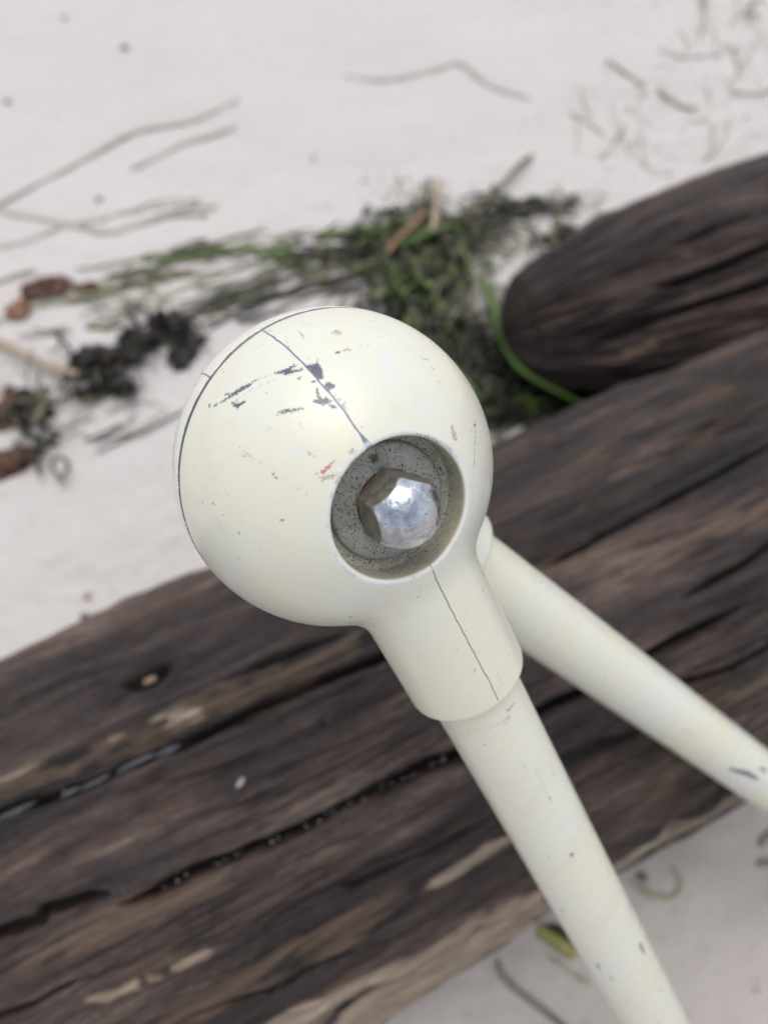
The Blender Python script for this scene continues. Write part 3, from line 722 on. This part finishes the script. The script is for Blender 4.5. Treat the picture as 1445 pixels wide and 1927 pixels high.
wp = np.empty(len(wz.data.vertices) * 3, np.float32); wz.data.vertices.foreach_get('co', wp); wp = wp.reshape(-1, 3).astype(float)
def wash_hit(px, py):
    d = pray(px, py); o = CAM - C0; t = (HW - o @ N) / (d @ N); return o + t * d
rs_ = np.full(len(wp), -.003)
for (x, y, r) in [(704, 862, .0013), (662, 991, .0006), (657, 966, .0004), (816, 915, .0007), (646, 909, .0004)]:
    rs_ = np.maximum(rs_, r - np.linalg.norm(wp - wash_hit(x, y), axis=1))
a_ = wz.data.attributes.new('rustspot', 'FLOAT', 'POINT'); a_.data.foreach_set('value', rs_.astype(np.float32))
rust_m = simple_mat('orange_rust', (.10, .042, .022), .85, 900, .5)
lathe('rust_ring', [(HW - .0002, .004), (HW - .0002, .0086), (HW + .0006, .0087), (HW + .0010, .0083), (HW + .0010, .004)], N, 0, rust_m, hinge, 80, close=True, org=BO)

# cap nut: hexagon with chamfered corners and a domed top
NUT_A = math.radians(-10.0)
na = unit(np.cross(N, V([0, 0, 1.0]))); nb = np.cross(N, na)
HEX_R, H0 = .0085, HW + .0009
HEXN = [na * math.cos(NUT_A + k * math.pi / 3) + nb * math.sin(NUT_A + k * math.pi / 3) for k in range(3)]
def nut_f(p):                                    # in coordinates centred on the socket
    h = p @ N; rad = np.linalg.norm(p - h[:, None] * N, axis=1)
    hx = np.full(len(p), -1.0)
    for k in HEXN: hx = smax(hx, np.abs(p @ k) - HEX_R, .00025)
    e = np.sqrt((rad / .0100) ** 2 + (np.maximum(h - (HW + .0065), 0) / .0096) ** 2)
    dome = (e - 1) * .0085
    dome = dome + -.00002 + .00009 * perlin((p @ na) * 180, (p @ nb) * 180, h * 180) + .00003 * perlin((p @ na) * 700, (p @ nb) * 700, h * 700)
    return smax(smax(hx, dome, .0003), H0 - h, .0002)
Pn, Fn = surface_nets(nut_f, (-.0105, HW - .001, -.0105), (.0105, HW + .018, .0105), .00022, np.stack([na, N, nb]))
m = NT('worn_chrome'); p = m.obj()
n1 = m.noise(p, 1500, 3, .7); n2 = m.noise(p, 330, 4, .65, .6); n3 = m.noise(p, 150, 4, .6, 1.0)
fl = None
for k in HEXN:
    a_ = m.math('ABSOLUTE', m.vmath('DOT_PRODUCT', p, tuple(k), out=1)); fl = a_ if fl is None else m.math('MAXIMUM', fl, a_)
side = m.map(m.math('ADD', fl, m.math('MULTIPLY', m.math('SUBTRACT', n2, .5), .0002)), HEX_R - .00022, HEX_R - .00010, 0, 1)
ch = m.mix(m.map(n3, .38, .62), (0.46, 0.50, 0.56), (0.78, 0.80, 0.84))  # pale and dark patches painted in for reflections on the dome
ch = m.mix(m.map(n2, .55, .66, 0, .6), ch, (0.30, 0.31, 0.34))
ch = m.mix(m.map(n1, .60, .68, 0, .8), ch, (0.10, 0.095, 0.09))
dull = m.mix(m.map(n2, .35, .65), (0.13, 0.125, 0.095), (0.26, 0.25, 0.20))
dull = m.mix(m.map(n1, .6, .68, 0, .8), dull, (0.04, 0.035, 0.025))
c = m.mix(side, ch, dull)
nut_m = m.set(color=c, metal=m.map(side, 0, 1, 1, .4), rough=m.math('ADD', m.map(n3, .35, .7, .15, .34), m.math('MULTIPLY', side, .25)),
              normal=m.bump(n2, .22, .0005, m.bump(n3, .22, .0014, m.bump(n1, .3, .0002))))
nut = mesh_obj('cap_nut', Pn, Fn, nut_m, hinge); nut.location = BO

# the two tubular legs
def tube_hit(o, d, px, py):
    r = pray(px, py); q0 = CAM - C0 - N * o
    dp = r - (r @ d) * d; op = q0 - (q0 @ d) * d
    A, B_, C_ = dp @ dp, 2 * dp @ op, op @ op - RT ** 2
    t = (-B_ - math.sqrt(max(B_ * B_ - 4 * A * C_, 0))) / (2 * A)
    return CAM + r * t - C0
def tube(o, d, s0, mat, marks):
    w_ = C0 + N * o - log1.P; cr_ = unit(np.cross(d, log1.D)); print('TUBE to log axis', abs(w_ @ cr_), 'R1+RT', R1 + RT)
    zend = -.03; L = (zend - (C0 + N * o)[2]) / d[2]
    us = np.concatenate([np.arange(s0, s0 + .32, .0009), np.arange(s0 + .32, L, .01)]); n = 110
    a = unit(np.cross(d, N)); b = np.cross(d, a); th = np.linspace(0, 2 * math.pi, n, endpoint=False)
    U, T = np.meshgrid(us, th, indexing='ij'); u, t = U.ravel(), T.ravel()
    P = N * o + np.multiply.outer(u, d) + RT * (np.multiply.outer(np.cos(t), a) + np.multiply.outer(np.sin(t), b))
    fl = {}
    for k in MARKS:
        f = np.full(len(P), -.01)
        for pl, wl in marks.get(k, []):
            pts = [tube_hit(o, d, *q) for q in pl]
            f = poly_field(P, pts, [x * mm for x in wl], f)
        fl[k] = np.clip(f, -.003, .003)
    return mesh_obj('leg_tube', P, grid_faces(len(us), n, True), mat, hinge, attrs=fl)
def Z5(a): return [(700 + x * .5156, 1300 + y * .5156) for x, y in a]
def Z6(a): return [(900 + x * .3772, 1500 + y * .3772) for x, y in a]
tube_m = paint_mat('cream_paint_tube', tube=True)
t1m = {'chip': [(Z6([(463, 286), (467, 290)]), [.75, .75]), (Z6([(805, 735), (825, 775)]), [.9, .8]), (Z6([(590, 835), (602, 855)]), [.7, .6]), (Z6([(655, 900), (668, 908)]), [.6, .5]),
                (Z5([(500, 520), (512, 530)]), [.4, .5]), (Z5([(548, 268), (556, 278)]), [.3, .3]), (Z5([(474, 258), (476, 260)]), [.25, .25]), (Z5([(697, 490), (699, 491)]), [.35, .35]),
                (Z5([(625, 340), (628, 348)]), [.35, .3]), (Z5([(645, 385), (652, 408)]), [.3, .2]), (Z5([(655, 308), (662, 300)]), [.22, .22]), (Z6([(730, 530), (770, 610)]), [.12, .15])],
       'grime': [(Z5([(495, 70), (520, 45)]), [.8, .5]), (Z5([(488, 120), (498, 100)]), [.5, .3]), (Z5([(590, 270), (600, 300)]), [.25, .2]), (Z5([(600, 300), (650, 400)]), [.12, .12]), (Z6([(895, 955), (910, 965)]), [.5, .5]),
                 (Z5([(350, 145), (430, 135), (500, 95)]), [.35, .4, .5])],
       'haze': [(Z5([(415, 235), (425, 250)]), [.6, .6]), (Z5([(530, 60), (545, 40)]), [.8, .5]), (Z6([(600, 700), (620, 720)]), [.9, .9])]}
tube(O1, D1, LS1 - .012, tube_m, t1m)
t2m = {'chip': [([(1372, 1447), (1400, 1454), (1425, 1466)], [.9, 1.6, .9]), ([(1430, 1446), (1440, 1450)], [.9, .9])],
       'haze': [([(1365, 1440), (1400, 1460), (1445, 1478)], [1.6, 3.0, 2.2]), ([(1195, 1318), (1240, 1340)], [.8, .7])],
       'grime': [([(1285, 1375), (1300, 1380)], [.5, .5])]}
t2 = tube(O2, D2, LS2 - .012, tube_m, t2m)

# ================================================================== SEA GRASS AND WRACK
def weed_mat(name, c1, c2, rough=.45):
    m = NT(name); p = m.obj(); n = m.noise(p, 60, 3, .6); n2 = m.noise(p, 500, 3, .6)
    c = m.mix(m.map(n, .35, .65), c1, c2); c = m.mix(m.map(n2, .55, .7, 0, .4), c, tuple(x * .5 for x in c1))
    return m.set(color=c, rough=rough, spec=.5, normal=m.bump(n2, .3, .0006))
WM = dict(green=weed_mat('green_eelgrass', (.055, .085, .018), (.13, .19, .045)),
          bright=weed_mat('fresh_green_blade', (.05, .11, .012), (.10, .18, .03)),
          dark=weed_mat('dark_eelgrass', (.006, .008, .004), (.026, .029, .014)),
          black=weed_mat('black_wrack', (.012, .011, .010), (.040, .032, .026)),
          twigc=weed_mat('grey_twig', (.14, .13, .11), (.24, .22, .19), .7),
          buried=weed_mat('sand_dusted_blade', (.42, .41, .365), (.49, .475, .435), .85),
          pale=weed_mat('sandy_grass', (.30, .30, .22), (.40, .39, .30), .8),
          straw=weed_mat('olive_straw', (.09, .085, .045), (.22, .20, .12), .55),
          tan=weed_mat('tan_stem', (.34, .25, .16), (.46, .36, .24)),
          orange=weed_mat('orange_blade', (.16, .075, .035), (.28, .15, .08)),
          brown=weed_mat('red_brown_leaf', (.060, .024, .014), (.13, .055, .030)),
          yellow=weed_mat('yellow_green_leaf', (.20, .20, .04), (.34, .31, .09)))
def ribbon_geo(pts, wd, th=.0006, twist=0.0, n=None):
    """flat six-sided strip along a smooth curve through pts"""
    pts = V(pts); n = n or max(10, 6 * len(pts))
    k = len(pts); t = np.linspace(0, k - 1, n); i = np.clip(t.astype(int), 0, k - 2); f = (t - i)[:, None]
    p0 = pts[np.maximum(i - 1, 0)]; p1 = pts[i]; p2 = pts[i + 1]; p3 = pts[np.minimum(i + 2, k - 1)]
    C = .5 * (2 * p1 + (p2 - p0) * f + (2 * p0 - 5 * p1 + 4 * p2 - p3) * f ** 2 + (3 * p1 - p0 - 3 * p2 + p3) * f ** 3)
    T = np.gradient(C, axis=0); T /= np.linalg.norm(T, axis=1)[:, None] + 1e-9
    up = np.tile(V([0, 0, 1.]), (n, 1)); S = np.cross(T, up); S /= np.linalg.norm(S, axis=1)[:, None] + 1e-9
    Nn = np.cross(S, T); a = twist * np.linspace(0, 1, n)
    S2 = S * np.cos(a)[:, None] + Nn * np.sin(a)[:, None]; N2 = -S * np.sin(a)[:, None] + Nn * np.cos(a)[:, None]
    w_ = wd * .5 * np.clip(np.minimum(np.linspace(0, 1, n), np.linspace(1, 0, n)) * 8 + .35, 0, 1)[:, None]
    ring = [(-1, 0), (-.45, 1), (.45, 1), (1, 0), (.45, -1), (-.45, -1)]
    P = np.stack([C + S2 * w_ * x + N2 * th * y for x, y in ring], 1).reshape(-1, 3)
    F = grid_faces(n, 6, True)
    caps = [(0, 5, 4, 3), (0, 3, 2, 1)]; e = (n - 1) * 6
    caps += [(e, e + 1, e + 2, e + 3), (e, e + 3, e + 4, e + 5)]
    return P, np.concatenate([F, V(caps)])
def join_ribbons(name, lst, mat):
    P, F, k = [], [], 0
    for p, f in lst: P.append(p); F.append(f + k); k += len(p)
    return mesh_obj(name, np.concatenate(P), np.concatenate(F), mat)
def ground(px, py, dz=.002):
    q = on_z(px, py, dz); q[2] = sand_height(V([q[0]]), V([q[1]]))[0] + dz; return q
def blade(name, pix, wd, mat, label, cat, zs=None, group=None, twist=0.3):
    pts = [ground(x, y, (zs[i] if zs else .0025)) for i, (x, y) in enumerate(pix)]
    p, f = ribbon_geo(pts, wd, .0007, twist, 8 * len(pix))
    o = mesh_obj(name, p, f, WM[mat]); tag(o, label, cat, group); return o

# tangle of eelgrass along the wrack line: heaps given by (pixel centre, spread in px along/across, direction, count)
R_ = random.Random(3)
def tangle(zones, wd, zmax):
    out = []
    for (x, y, sx, sy, ang, spread, n, ln) in zones:
        for _ in range(n):
            cx_, cy_ = x + R_.gauss(0, sx), y + R_.gauss(0, sy)
            a = math.radians(ang + R_.gauss(0, spread)); L = ln * R_.uniform(.5, 1.3); bend = R_.gauss(0, spread / 45)
            lift = zmax * (1.0 if spread > 20 else .25)
            pts = []
            for i in range(5):
                s = (i / 4 - .5) * L
                aa = a + bend * (i / 4 - .5)
                px, py = cx_ + s * math.cos(aa), cy_ - s * math.sin(aa)
                pts.append(ground(px, py, max(.0008, R_.uniform(0, lift))))
            out.append(ribbon_geo(pts, wd * R_.choice([.4, .6, .8, 1.1, 1.7]), .0005, R_.gauss(0, 1.2), 14))
    return out
zones_dark = [(780, 465, 55, 30, 20, 45, 80, 110), (760, 580, 35, 60, 75, 40, 44, 100), (870, 700, 50, 45, 30, 50, 90, 110), (960, 745, 75, 22, -12, 25, 100, 130), (1050, 760, 50, 14, -15, 20, 50, 110), (920, 690, 30, 40, 60, 40, 50, 90), (820, 620, 40, 50, 60, 50, 42, 90),
              (640, 480, 60, 10, 6, 9, 20, 150), (560, 545, 80, 8, 20, 7, 12, 170), (440, 590, 70, 8, 22, 7, 9, 150), (690, 460, 30, 14, 10, 20, 20, 90),
              (925, 400, 60, 18, 25, 35, 20, 80), (1000, 382, 36, 8, 6, 14, 26, 70), (200, 810, 70, 7, 22, 7, 5, 150),
              (60, 810, 30, 40, 30, 40, 9, 80), (1070, 440, 26, 8, 8, 16, 14, 60), (290, 640, 50, 40, 20, 40, 22, 70), (190, 700, 40, 30, 10, 45, 22, 60), (700, 660, 30, 30, 40, 50, 20, 70)]
zones_green = [(790, 420, 50, 14, 14, 30, 26, 90), (760, 520, 30, 45, 80, 40, 24, 90), (450, 478, 110, 5, 3, 5, 6, 210), (600, 500, 90, 10, 14, 10, 5, 160), (830, 570, 50, 60, 40, 60, 24, 90),
               (930, 740, 70, 24, -20, 25, 20, 120), (640, 440, 60, 6, 10, 12, 6, 110), (945, 640, 16, 60, 82, 12, 8, 90), (250, 505, 90, 4, 5, 4, 3, 190), (110, 622, 50, 5, 0, 8, 3, 120), (800, 690, 30, 40, 60, 60, 16, 80)]
zones_pale = [(880, 560, 50, 70, 60, 50, 22, 90), (500, 530, 150, 30, 14, 10, 16, 190), (300, 560, 120, 30, 16, 9, 12, 180), (860, 460, 70, 40, 30, 50, 18, 90), (200, 790, 100, 20, 20, 10, 6, 130),
              (350, 400, 60, 12, 8, 6, 3, 140), (1130, 210, 50, 50, -50, 20, 5, 60), (1330, 210, 70, 60, 10, 40, 8, 80), (1380, 60, 50, 50, 60, 50, 12, 80)]
tag(join_ribbons('eelgrass_tangle', tangle(zones_dark, .0046, .020), WM['dark']), 'tangled dark dead eelgrass heaped along the wrack line behind the ball', 'seaweed', kind='stuff')
tag(join_ribbons('eelgrass_tangle', tangle(zones_green, .0045, .024), WM['green']), 'green eelgrass strands mixed through the tangle on the sand', 'seaweed', kind='stuff')
zones_mid = [(790, 480, 70, 60, 30, 60, 30, 90), (880, 430, 80, 40, 30, 50, 26, 100), (820, 640, 60, 60, 60, 60, 30, 80), (600, 500, 110, 26, 14, 14, 12, 150), (300, 560, 140, 30, 14, 12, 10, 160),
             (960, 400, 70, 26, 10, 30, 18, 80), (100, 760, 80, 60, 20, 50, 12, 100), (700, 580, 60, 60, 30, 50, 18, 90)]
tag(join_ribbons('eelgrass_tangle', tangle(zones_mid, .0042, .022), WM['straw']), 'brown olive dead strands mixed through the dark tangle behind the ball', 'seaweed', kind='stuff')
tag(join_ribbons('eelgrass_tangle', tangle(zones_pale, .0040, .004), WM['pale']), 'pale sand covered grass strands half buried around the tangle', 'seaweed', kind='stuff')

# single blades one can point at
blade('eelgrass_blade', [(905, 520), (930, 570), (945, 630), (975, 690), (1040, 735), (1130, 772)], .0095, 'bright', 'thick bright green blade curving round the worn end of the rear log', 'seaweed blade', [.01, .030, .048, .055, .050, .035], twist=.5)
blade('eelgrass_blade', [(700, 455), (740, 462), (790, 440), (850, 418), (870, 445)], .007, 'bright', 'short fresh green blade arching over the tangle above the ball', 'seaweed blade', [.01, .022, .03, .026, .012])
blade('orange_blade', [(728, 480), (748, 450), (775, 420), (800, 395)], .0085, 'orange', 'orange brown flat blade leaning in the tangle above the ball', 'seaweed blade', [.02, .026, .03, .024], twist=.2)
blade('orange_blade', [(815, 430), (820, 390), (824, 342)], .0075, 'tan', 'pale tan blade standing up out of the tangle onto clean sand', 'seaweed blade', [.026, .02, .006], twist=.2)
blade('plant_stem', [(-30, 630), (20, 655), (80, 685), (150, 705)], .0085, 'tan', 'thick tan plant stem entering from the left edge of the sand', 'stem', [.010, .012, .012, .008], twist=.1)
blade('eelgrass_blade', [(270, 495), (330, 480), (400, 470), (500, 480), (590, 500)], .0055, 'green', 'long green blade running level left of the tangle', 'seaweed blade', [.002, .004, .005, .005, .006])
blade('eelgrass_blade', [(340, 600), (430, 570), (530, 530), (620, 495)], .005, 'dark', 'long dark blade slanting up to the right towards the tangle', 'seaweed blade', [.003, .004, .004, .006])
BL = ['faint long buried blade running up from the left edge of the sand', 'short faint buried blade with a dark tip, under the longest faint one', 'lone bent grass blade half buried in the clean sand at the top',
      'sand covered blade just above the wrack line at far left', 'curled sand covered blade crossing another near the left edge']
for (pl, wd), lb in zip(BURIED[:5], BL):
    blade('buried_blade', pl, wd * 1.25, 'buried', lb, 'seaweed blade', [.0003 + .0008 * ((i * 7) % 3) / 2 for i in range(len(pl))], 'half buried blades on the sand', 0.0)
blade('buried_blade', [(1240, 93), (1290, 108), (1385, 98)], .006, 'buried', 'short faint grass piece on the sand near the top right corner', 'seaweed blade', [.001] * 3, 'half buried blades on the sand', 0.0)

# crumpled dead wrack and leaves: ragged sheets with real relief
def crumple(name, px, py, lx, ly, ang, hgt, mat, label, cat, seed, group=None, dz=.0, rag=.45):
    k_ = 1.75 if lx > .0105 else 1.35
    lx, ly, hgt = lx * k_, ly * k_, hgt * k_
    c = ground(px, py, 0); n = 42
    g = np.linspace(-1, 1, n); U, W = np.meshgrid(g, g, indexing='ij'); u, v = U.ravel(), W.ravel()
    a = np.arctan2(v, u); rr = np.maximum(np.abs(u), np.abs(v)); ed = 1 - rag * (.5 + .9 * perlin(np.cos(a) * 2.2 + seed, np.sin(a) * 2.2, seed * 1.7)) - .25 * np.abs(perlin(np.cos(a) * 7, np.sin(a) * 7 + seed, .4))
    rad = rr * np.clip(ed, .2, 1.1)
    x = rad * np.cos(a) * lx; y = rad * np.sin(a) * ly
    z = hgt * (.75 * (1 - rad ** 2) + .8 * fbm(x / lx * 1.8 + seed, y / ly * 1.8, seed, 3))
    ca, sa = math.cos(ang), math.sin(ang)
    P = np.column_stack([c[0] + x * ca - y * sa, c[1] + x * sa + y * ca, c[2] + np.maximum(z, -.002) + dz])
    t = V([0, 0, .0009]); Pb = P - t
    F = grid_faces(n, n); bd = [i * n for i in range(n)] + [(n - 1) * n + j for j in range(1, n)] + [i * n + n - 1 for i in range(n - 2, -1, -1)] + [j for j in range(n - 2, 0, -1)]
    m_ = n * n; q = [(bd[i], bd[(i + 1) % len(bd)], bd[(i + 1) % len(bd)] + m_, bd[i] + m_) for i in range(len(bd))]
    o = mesh_obj(name, np.concatenate([P, Pb]), np.concatenate([F, F[:, ::-1] + m_, V(q)]), WM[mat]); tag(o, label, cat, group); return o
G = 'crumpled dead seaweed pieces'
for k, (px, py, lx, ly, an, h, mt, lb) in enumerate([
        (205, 690, .030, .020, .3, .012, 'black', 'largest crumpled black seaweed clump, left of the ball'),
        (275, 650, .024, .018, .6, .012, 'black', 'crumpled black seaweed clump above the largest one'),
        (330, 620, .024, .014, -.2, .012, 'black', 'dark seaweed clump nearest the upper left of the ball'),
        (350, 668, .012, .022, -.6, .006, 'black', 'narrow dark seaweed strip hanging down beside the ball'),
        (180, 740, .016, .009, .2, .006, 'black', 'small dark seaweed scrap under the largest clump'),
        (230, 735, .016, .008, .1, .005, 'dark', 'thin dark weed scrap on sand under the clumps'),
        (780, 455, .018, .010, .2, .010, 'black', 'black wrack lump beneath the orange blade'),
        (880, 760, .030, .010, -.1, .010, 'black', 'black wrack lump right of the ball'),
        (990, 745, .030, .012, -.2, .010, 'black', 'black wrack lump under the thick green blade'),
        (60, 780, .016, .016, .5, .008, 'black', 'black weed scrap among the brown leaves at left')]):
    crumple('wrack_clump', px, py, lx, ly, an, h, mt, lb, 'seaweed clump', 3.3 * k + 1, G)
GL = 'red brown dead leaves on the sand'
for k, (px, py, lx, ly, an, h, mt, lb) in enumerate([
        (92, 548, .020, .013, .25, .006, 'brown', 'square red brown leaf above the tan stem'),
        (165, 542, .011, .005, .3, .003, 'brown', 'small red brown leaf tip right of the square leaf'),
        (38, 588, .012, .009, .8, .004, 'orange', 'small orange brown leaf below left of the square leaf'),
        (22, 770, .017, .020, -.5, .007, 'brown', 'curled red brown leaf at the left edge, above another'),
        (25, 870, .024, .012, .4, .006, 'brown', 'lowest red brown leaf at the left edge of the sand'),
        (210, 690, .009, .006, .4, .004, 'brown', 'tiny brown scrap lying on the largest black clump')]):
    crumple('dead_leaf', px, py, lx, ly, an, h, mt, lb, 'leaf', 5.1 * k + 2, GL, dz=.012 if k == 5 else .001, rag=.25)

# litter on the near side of the log
blade('green_leaf', [(1012, 1748), (1045, 1768), (1085, 1798)], .010, 'yellow', 'yellow green leaf poking out behind the front leg on the near sand', 'leaf', [.003, .005, .004], twist=.2)
crumple('dead_leaf', 1052, 1755, .010, .005, -.5, .003, 'black', 'dark scrap lying against the yellow green leaf', 'leaf', 8.8)
blade('twig', [(935, 1805), (945, 1835), (975, 1865), (1015, 1895), (1070, 1940)], .0045, 'twigc', 'dark curved twig on the sand at the bottom edge', 'twig', twist=0)
blade('twig', [(1030, 1800), (1055, 1815), (1075, 1832), (1110, 1850)], .0035, 'pale', 'faint pale twig beside the dark curved one', 'twig', [.001] * 4, twist=0)
blade('twig', [(1245, 1680), (1220, 1690), (1195, 1668), (1185, 1655)], .0040, 'pale', 'small pale curl of grass right of the front leg', 'twig', [.001] * 4, twist=0)
blade('twig', [(1200, 1655), (1225, 1682), (1262, 1690), (1278, 1662), (1262, 1628)], .0042, 'pale', 'pale looped grass ring on the sand right of the front leg', 'twig', [.001] * 5, twist=0)
blade('twig', [(1432, 1592), (1440, 1575), (1470, 1560)], .005, 'twigc', 'dark hook of grass at the right edge near the rear leg', 'twig', twist=0)
blade('twig', [(1425, 1625), (1450, 1622), (1480, 1630)], .004, 'twigc', 'short dark grass end at the right edge below the hook', 'twig', twist=0)
dark_stone = simple_mat('dark_pebble', (.11, .11, .12), .6)
tan_stone = simple_mat('tan_pebble', (.42, .30, .22), .7)
for k, (px, py, r, mt, lb) in enumerate([(235, 92, .0058, dark_stone, 'lone dark round pebble high on the clean sand'), (188, 377, .0045, dark_stone, 'faint grey pebble above the wrack line at left'),
        (122, 34, .004, dark_stone, 'pale grey pebble near the top left corner'), (12, 185, .005, dark_stone, 'grey pebble at the left edge of the upper sand'),
        (1206, 1651, .0042, dark_stone, 'dark pebble touching the grass ring on the near sand'), (165, 1120, .004, tan_stone, 'tan pebble on the sand between wrack and log'),
        (160, 1160, .0045, dark_stone, 'grey pebble against the far edge of the long log'), (590, 300, .003, dark_stone, 'small faint pebble above the middle of the wrack line')]):
    g_ = ground(px, py, r * .2)
    tag(blob('pebble', g_, np.eye(3), (r, r * .9, r * .6), mt, None, k + 9), lb, 'pebble', 'pebbles on the sand')
R3 = random.Random(5)
spk = [(ground(R3.uniform(-200, 1650), R3.uniform(-80, 1150), .0), R3.choice([.0006, .0009, .0013])) for _ in range(900)]
spk += [(ground(R3.uniform(750, 1600), R3.uniform(1500, 2000), .0), R3.choice([.0006, .0009, .0012])) for _ in range(160)]
spk += [(ground(R3.gauss(1300, 90), R3.gauss(150, 110), .0), R3.choice([.001, .0016, .0022])) for _ in range(120)]
spk += [(ground(R3.gauss(1190, 50), R3.gauss(270, 50), .0), R3.choice([.001, .0016, .0022])) for _ in range(30)]
spk += [(ground(R3.gauss(720, 40), R3.gauss(355, 20), .0), R3.choice([.001, .0016, .0026])) for _ in range(40)]
grains('shell_grit', spk, simple_mat('grit', (.30, .28, .25), .8), 'scattered dark grit and shell specks over the sand', 'grit')
print('verts', sum(len(o.data.vertices) for o in bpy.data.objects if o.type == 'MESH'), 'faces', sum(len(o.data.polygons) for o in bpy.data.objects if o.type == 'MESH'))
